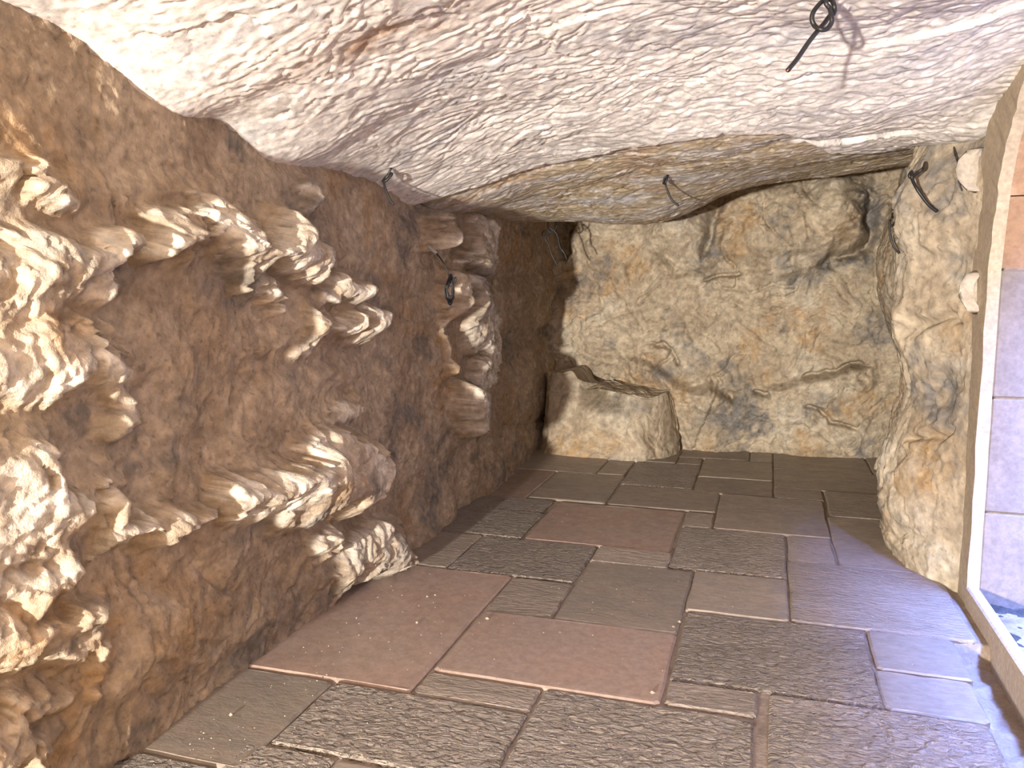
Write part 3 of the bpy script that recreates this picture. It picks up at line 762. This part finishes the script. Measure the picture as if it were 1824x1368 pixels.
def strip_mesh(name, inner, outer, x0, x1, jit=0.004):
    """band between two outlines in the wall plane, with thickness from x0 to x1"""
    V, F = [], []
    for (a, b), (c, d) in zip(inner, outer):
        j = rnd.uniform(-jit, jit); k = rnd.uniform(-jit, jit)
        V += [(x0 + k, a + j, b), (x0 + rnd.uniform(-jit, jit) * 0.5, (a + c) / 2, (b + d) / 2), (x0 + k, c, d), (x1, c, d), (x1, a + j, b)]
    n = len(inner)
    for i in range(n - 1):
        o, p = 5 * i, 5 * (i + 1)
        for q in range(5):
            F.append((o + q, o + (q + 1) % 5, p + (q + 1) % 5, p + q))
    F.append((0, 4, 3, 2, 1)); e = 5 * (n - 1); F.append((e, e + 1, e + 2, e + 3, e + 4))
    return py_mesh(name, V, F)

def mirror(P):
    return [(6.0 - y, z) for y, z in P][::-1]

door = link('door_1', None)
tag(door, 'arched stone doorway with plaster rim on the right', kind='structure')
door.location = (1.0, 4.2, 0.0)
def dchild(name, me, mat):
    o = link(name, me, mat, door)
    o.matrix_parent_inverse = door.matrix_world.inverted()
    o.matrix_parent_inverse.translation = -Vector((1.0, 4.2, 0.0))
    return o

inn, out = densify(INNER, 4), densify(OUTER, 4)
rim = strip_mesh('rim', inn + mirror(inn)[1:], out + mirror(out)[1:], 0.948, 1.0)
dchild('rim', rim, M_PLASTER)

def box_bevel(name, x0, x1, y0, y1, z0, z1, bv=0.006):
    import bmesh
    bm = bmesh.new()
    bmesh.ops.create_cube(bm, size=1)
    for v in bm.verts:
        v.co = ((x0 + x1) / 2 + v.co.x * (x1 - x0), (y0 + y1) / 2 + v.co.y * (y1 - y0), (z0 + z1) / 2 + v.co.z * (z1 - z0))
    bmesh.ops.bevel(bm, geom=list(bm.edges), offset=bv, segments=1, affect='EDGES')
    me = bpy.data.meshes.new(name)
    bm.to_mesh(me); bm.free()
    return me

# smears of white plaster over the rock beside the rim
PATCHES = [[(0.935, 4.512, 2.165), (0.935, 4.471, 1.941), (0.885, 4.441, 1.953), (0.858, 4.517, 2.01), (0.85, 4.545, 2.073), (0.855, 4.508, 2.116), (0.88, 4.473, 2.146)], [(0.935, 4.412, 1.575), (0.935, 4.365, 1.367), (0.895, 4.327, 1.389), (0.87, 4.386, 1.447), (0.87, 4.369, 1.513), (0.895, 4.376, 1.558)]]
for pts in PATCHES:
    n = len(pts)
    c = [sum(p[k] for p in pts) / n for k in range(3)]
    V = [(x + 0.06, y, z) for x, y, z in pts] + list(pts) + [(c[0] + (x - c[0]) * 0.7 - 0.012, c[1] + (y - c[1]) * 0.7, c[2] + (z - c[2]) * 0.7) for x, y, z in pts]
    F = [(r + i, r + (i + 1) % n, r + n + (i + 1) % n, r + n + i) for r in (0, n) for i in range(n)] + [tuple(range(2 * n, 3 * n))]
    dchild('plaster_patch', py_mesh('plaster_patch', V, F, True), M_PATCH)
# sill kerb along the floor
dchild('kerb', box_bevel('kerb', 0.945, 1.0, 1.8, 4.21, -0.14, 0.085, 0.008), M_PLASTER)
# jamb blocks, far and near side
for (z0, z1) in ((-0.03, 0.445), (0.452, 0.985), (0.993, 1.572)):
    dchild('jamb_block', box_bevel('jamb_block', 1.0, 1.55, 4.205, 4.75, z0, z1), M_ASHLAR)
    dchild('jamb_block', box_bevel('jamb_block', 1.0, 1.55, 1.25, 1.795, z0, z1), M_ASHLAR)
for y0, y1 in ((4.215, 4.74), (1.26, 1.785)):
    dchild('masonry_core', box_bevel('masonry_core', 1.012, 1.54, y0, y1, -0.04, 1.9), M_MORTAR)
# voussoirs
AR = INNER[3:] + mirror(INNER[3:])[1:]
def arc_pts(P):
    L = [0.0]
    for i in range(1, len(P)):
        L.append(L[-1] + math.hypot(P[i][0] - P[i - 1][0], P[i][1] - P[i - 1][1]))
    return L
AL = arc_pts(AR)
def on_arc(s):
    y = float(np.interp(s, AL, [p[0] for p in AR])); z = float(np.interp(s, AL, [p[1] for p in AR]))
    e = 0.02
    y1 = float(np.interp(s + e, AL, [p[0] for p in AR])); z1 = float(np.interp(s + e, AL, [p[1] for p in AR]))
    y0 = float(np.interp(s - e, AL, [p[0] for p in AR])); z0 = float(np.interp(s - e, AL, [p[1] for p in AR]))
    ty, tz = y1 - y0, z1 - z0
    q = math.hypot(ty, tz) or 1
    return y, z, tz / q, -ty / q          # outward normal (away from the opening)
nv = 11
for i in range(nv):
    s0 = AL[-1] * i / nv + (0.003 if i else 0.0); s1 = AL[-1] * (i + 1) / nv - 0.003
    V, F = [], []
    K = 4
    for k in range(K + 1):
        y, z, ny, nz = on_arc(s0 + (s1 - s0) * k / K)
        for xx, dd in ((1.0, 0.004), (1.55, 0.004), (1.55, 0.30), (1.0, 0.30)):
            V.append((xx, y + ny * dd, z + nz * dd))
    for k in range(K):
        a, b = 4 * k, 4 * (k + 1)
        for q in range(4):
            F.append((a + q, a + (q + 1) % 4, b + (q + 1) % 4, b + q))
    F += [(0, 3, 2, 1), (4 * K, 4 * K + 1, 4 * K + 2, 4 * K + 3)]
    dchild('voussoir', py_mesh('voussoir', V, F), M_VOUSS)
# rough bedding behind the kerb
xs = np.linspace(1.0, 1.56, 60); ys = np.linspace(1.79, 4.21, 200)
X, Y = np.meshgrid(xs, ys, indexing='ij')
Z = -0.02 + 0.018 * fbm(X * 10, Y * 10, 601, 4) + 0.02 * sstep(4.12, 4.2, Y)
dchild('threshold_bed', grid_mesh('threshold_bed', X, Y, Z), M_SILL)

# near part of the right wall, added wall behind the viewer that keeps sky light out
o = link('wall_right', box_bevel('wall_right_near', 0.97, 1.4, -6.2, 1.24, -0.1, 2.75, 0.02), M_PLASTER)
tag(o, 'plain stone wall before the doorway', kind='structure')
o = link('wall_front_added', box_bevel('wall_front_added', -2.6, 1.4, -6.5, -6.2, -0.1, 2.8, 0.02), M_PLASTER)
tag(o, 'added wall behind the viewer that keeps sky light out', kind='structure')

# outside the doorway: ground, and an unseen wall added to limit sky light
o = link('ground_outside', box_bevel('ground_outside', 1.56, 2.6, -8, 14, -0.25, -0.03, 0.02), M_OUT)
tag(o, 'paved ground outside the doorway', kind='structure')
o = link('wall_outside_added', box_bevel('wall_outside_added', 2.5, 2.9, -8, 14, -0.05, 4.2, 0.02), M_OUT)
tag(o, 'added wall outside that limits the sky light through the doorway', kind='structure')

# ------------------------------------------------------------------ cable ends (world points along each cable)
CABLE = {
 'loop': [(0.147,2.865,2.433),(0.136,2.813,2.375),(0.148,2.814,2.354),(0.153,2.79,2.323),(0.154,2.788,2.303),(0.14,2.781,2.284),(0.12,2.775,2.284),(0.106,2.794,2.301),(0.097,2.794,2.321),(0.102,2.798,2.346),(0.128,2.827,2.382),(0.152,2.84,2.387),(0.162,2.819,2.359),(0.162,2.838,2.345),(0.15,2.833,2.337),(0.134,2.815,2.311),(0.118,2.796,2.289),(0.089,2.782,2.249),(0.058,2.766,2.199),(0.031,2.72,2.156)],
 'edge': [(-1.83,3.831,2.112),(-1.802,3.751,2.081),(-1.812,3.745,2.054),(-1.83,3.736,2.03),(-1.829,3.713,2.013),(-1.807,3.71,2.016),(-1.784,3.721,2.044),(-1.798,3.738,2.052),(-1.821,3.74,2.035),(-1.833,3.733,2.013),(-1.828,3.731,1.987),(-1.815,3.731,1.953),(-1.798,3.732,1.919),(-1.781,3.735,1.9)],
 'coil': [(-1.816,4.352,1.686),(-1.789,4.356,1.653),(-1.766,4.358,1.614),(-1.746,4.359,1.57),(-1.736,4.366,1.516),(-1.735,4.359,1.54),(-1.729,4.366,1.524),(-1.726,4.365,1.484),(-1.721,4.358,1.444),(-1.731,4.346,1.427),(-1.742,4.337,1.444),(-1.747,4.337,1.484),(-1.739,4.348,1.524),(-1.737,4.37,1.567),(-1.729,4.378,1.549),(-1.724,4.377,1.506),(-1.719,4.37,1.463),(-1.732,4.356,1.445),(-1.746,4.346,1.463),(-1.754,4.346,1.506),(-1.743,4.358,1.549),(-1.743,4.375,1.557),(-1.736,4.382,1.534),(-1.732,4.379,1.476),(-1.727,4.37,1.419),(-1.737,4.357,1.395),(-1.748,4.349,1.419),(-1.754,4.351,1.476),(-1.747,4.364,1.534),(-1.748,4.38,1.544),(-1.739,4.388,1.525),(-1.734,4.387,1.479),(-1.728,4.38,1.432),(-1.743,4.365,1.413),(-1.759,4.355,1.432),(-1.768,4.355,1.479),(-1.756,4.368,1.525),(-1.745,4.387,1.523),(-1.737,4.395,1.508),(-1.733,4.395,1.471),(-1.728,4.389,1.434),(-1.741,4.375,1.419),(-1.755,4.365,1.434),(-1.762,4.365,1.471),(-1.752,4.376,1.508),(-1.751,4.399,1.567),(-1.743,4.406,1.544),(-1.737,4.404,1.487),(-1.732,4.395,1.43),(-1.745,4.381,1.407),(-1.76,4.372,1.43),(-1.768,4.373,1.487),(-1.757,4.387,1.544),(-1.716,4.342,1.532),(-1.701,4.349,1.551),(-1.698,4.349,1.535),(-1.713,4.352,1.516)],
 'sleeve': [(-1.866,4.362,1.723),(-1.856,4.354,1.717),(-1.835,4.348,1.702),(-1.816,4.352,1.686)],
 'cornerA': [(-1.644,6.411,2.025),(-1.618,6.329,1.979),(-1.615,6.328,1.962),(-1.634,6.319,1.937),(-1.658,6.309,1.918),(-1.676,6.306,1.94),(-1.673,6.31,1.962),(-1.655,6.314,1.948),(-1.634,6.319,1.933),(-1.612,6.322,1.907),(-1.6,6.321,1.869),(-1.592,6.319,1.83),(-1.575,6.319,1.788),(-1.551,6.323,1.761),(-1.531,6.323,1.712)],
 'cornerB': [(-1.705,6.395,2.043),(-1.687,6.329,1.976),(-1.678,6.327,1.943),(-1.674,6.325,1.912),(-1.697,6.315,1.892),(-1.722,6.307,1.892),(-1.727,6.309,1.919),(-1.708,6.317,1.937),(-1.697,6.317,1.91),(-1.702,6.311,1.87),(-1.674,6.313,1.82),(-1.654,6.312,1.761),(-1.629,6.313,1.707),(-1.601,6.315,1.657)],
 'mid': [(-0.621,5.257,2.213),(-0.617,5.17,2.179),(-0.636,5.161,2.161),(-0.641,5.156,2.128),(-0.626,5.14,2.131),(-0.62,5.145,2.162),(-0.63,5.172,2.148),(-0.629,5.158,2.12),(-0.616,5.158,2.083),(-0.597,5.158,2.041),(-0.579,5.161,2.017),(-0.547,5.168,1.99)],
 'rightup': [(0.746,4.747,2.133),(0.715,4.604,2.087),(0.694,4.596,2.07),(0.668,4.585,2.045),(0.657,4.581,2.042),(0.651,4.581,2.054),(0.661,4.586,2.071),(0.662,4.562,2.05),(0.661,4.56,2.034),(0.683,4.583,1.996),(0.713,4.587,1.951),(0.75,4.593,1.904),(0.789,4.601,1.872)],
 'rightlow': [(0.665,5.222,1.918),(0.628,4.941,1.875),(0.617,4.935,1.853),(0.618,4.931,1.82),(0.621,4.928,1.783),(0.633,4.925,1.738),(0.652,4.927,1.701),(0.673,4.931,1.68)],
 'rightlow2': [(0.62,4.934,1.835),(0.636,4.937,1.823),(0.647,4.942,1.832),(0.645,4.954,1.848),(0.641,4.962,1.837),(0.643,4.95,1.821),(0.658,4.939,1.78),(0.68,4.941,1.741),(0.686,4.939,1.713)],
 'thin': [(0.863,4.686,2.196),(0.844,4.546,2.14),(0.858,4.546,2.1),(0.86,4.539,2.045),(0.87,4.536,1.996),(0.884,4.537,1.963)],
}


def catmull(P, n=5):
    P = [Vector(p) for p in P]
    out = []
    for i in range(len(P) - 1):
        p0 = P[max(i - 1, 0)]; p1 = P[i]; p2 = P[i + 1]; p3 = P[min(i + 2, len(P) - 1)]
        for k in range(n):
            t = k / n
            out.append(0.5 * ((2 * p1) + (p2 - p0) * t + (2 * p0 - 5 * p1 + 4 * p2 - p3) * t * t + (3 * p1 - p0 - 3 * p2 + p3) * t * t * t))
    out.append(P[-1])
    return out

def tube(name, P, rad, n=5, seg=8):
    C = catmull(P, n)
    V, F = [], []
    up = None
    for i, c in enumerate(C):
        t = (C[min(i + 1, len(C) - 1)] - C[max(i - 1, 0)])
        t = t.normalized() if t.length > 1e-9 else Vector((0, 0, 1))
        if up is None:
            up = t.orthogonal().normalized()
        up = (up - t * up.dot(t)).normalized()
        w = t.cross(up)
        for k in range(seg):
            a = 2 * math.pi * k / seg
            V.append(c + (up * math.cos(a) + w * math.sin(a)) * rad)
    for i in range(len(C) - 1):
        for k in range(seg):
            F.append((i * seg + k, i * seg + (k + 1) % seg, (i + 1) * seg + (k + 1) % seg, (i + 1) * seg + k))
    F.append(tuple(range(seg))[::-1])
    F.append(tuple(range((len(C) - 1) * seg, len(C) * seg)))
    return py_mesh(name, V, F, True)

GRP = 'black cable ends hanging out of the rock'
def cable(label, strands, core=None, rad=0.005, sleeve=None):
    root = link('cable', None)
    base = Vector(CABLE[strands[0]][0])
    root.location = base
    tag(root, label, 'cable', GRP)
    def child(name, me, mat):
        for v in me.vertices:
            v.co -= base
        return link(name, me, mat, root)
    for s in strands:
        c = child('strand', tube('strand', CABLE[s], rad), M_CABLE)
    if core:
        a, b = Vector(CABLE[strands[0]][-2]), Vector(CABLE[strands[0]][-1])
        d = (b - a).normalized()
        child('core', tube('core', [b - d * 0.01, b + d * 0.002, b + d * 0.004], rad * 0.5, 2, 6), M_COPPER)
    if sleeve:
        s = child('sleeve', tube('sleeve', CABLE[sleeve], rad * 2.4), M_SLEEVE)
        s['label'] = 'grey plastic conduit stub'
    return root

cable('thick black cable tied in an open loop, hanging from the pale ceiling', ['loop'], True, 0.0074)
cable('short black cable knotted at the ceiling edge above the left wall', ['edge'], None, 0.0062)
cable('coiled bundle of thin black cable hung on the left wall below a grey conduit', ['coil'], None, 0.0044, 'sleeve')
cable('curled dark wire hanging right of its twin in the far left corner', ['cornerA'], None, 0.0062)
cable('looped dark wire against the black crevice of the far left corner', ['cornerB'], None, 0.0060)
cable('hooked black cable under the ceiling lip in front of the back wall', ['mid'], None, 0.0066)
cable('curved black cable with a small knot at the top of the right buttress', ['rightup'], None, 0.0080)
cable('two-tailed black cable hooked lower on the right buttress', ['rightlow', 'rightlow2'], None, 0.0060)
cable('thin brown-black wire beside the plaster rim of the doorway', ['thin'], None, 0.0036)

# ------------------------------------------------------------------ loose grit on the pavers
def grit():
    V, F = [], []
    g = random.Random(11)
    spots = [(-1.163, 3.336, 0.010), (-1.53, 3.50, 0.007), (-1.50, 3.53, 0.007), (-0.33, 3.56, 0.010), (-0.35, 3.50, 0.007), (-1.45, 3.2, 0.009), (-0.36, 2.88, 0.010), (-1.75, 2.28, 0.010)]
    spots += [(g.uniform(-1.8, 0.7), 1.7 + 5.5 * g.random() ** 1.6, g.uniform(0.0016, 0.0036)) for _ in range(300)]
    spots += [(-1.8 + abs(g.gauss(0, 0.35)), g.uniform(1.8, 3.6), g.uniform(0.0016, 0.004)) for _ in range(110)]
    for x, y, r in spots:
        b = len(V)
        z = 0.004
        for dx, dy, dz in ((1, 0, 0), (-1, 0, 0), (0, 1, 0), (0, -1, 0), (0, 0, 1), (0, 0, -1)):
            V.append((x + dx * r * g.uniform(.7, 1.3), y + dy * r * g.uniform(.7, 1.3), z + dz * r * 0.7 + r * 0.3))
        for f in ((0, 2, 4), (2, 1, 4), (1, 3, 4), (3, 0, 4), (2, 0, 5), (1, 2, 5), (3, 1, 5), (0, 3, 5)):
            F.append(tuple(b + k for k in f))
    return py_mesh('grit', V, F)

o = link('grit', grit(), M_GRIT)
tag(o, 'pale crumbs of stone scattered over the brown pavers', 'grit', kind='stuff')
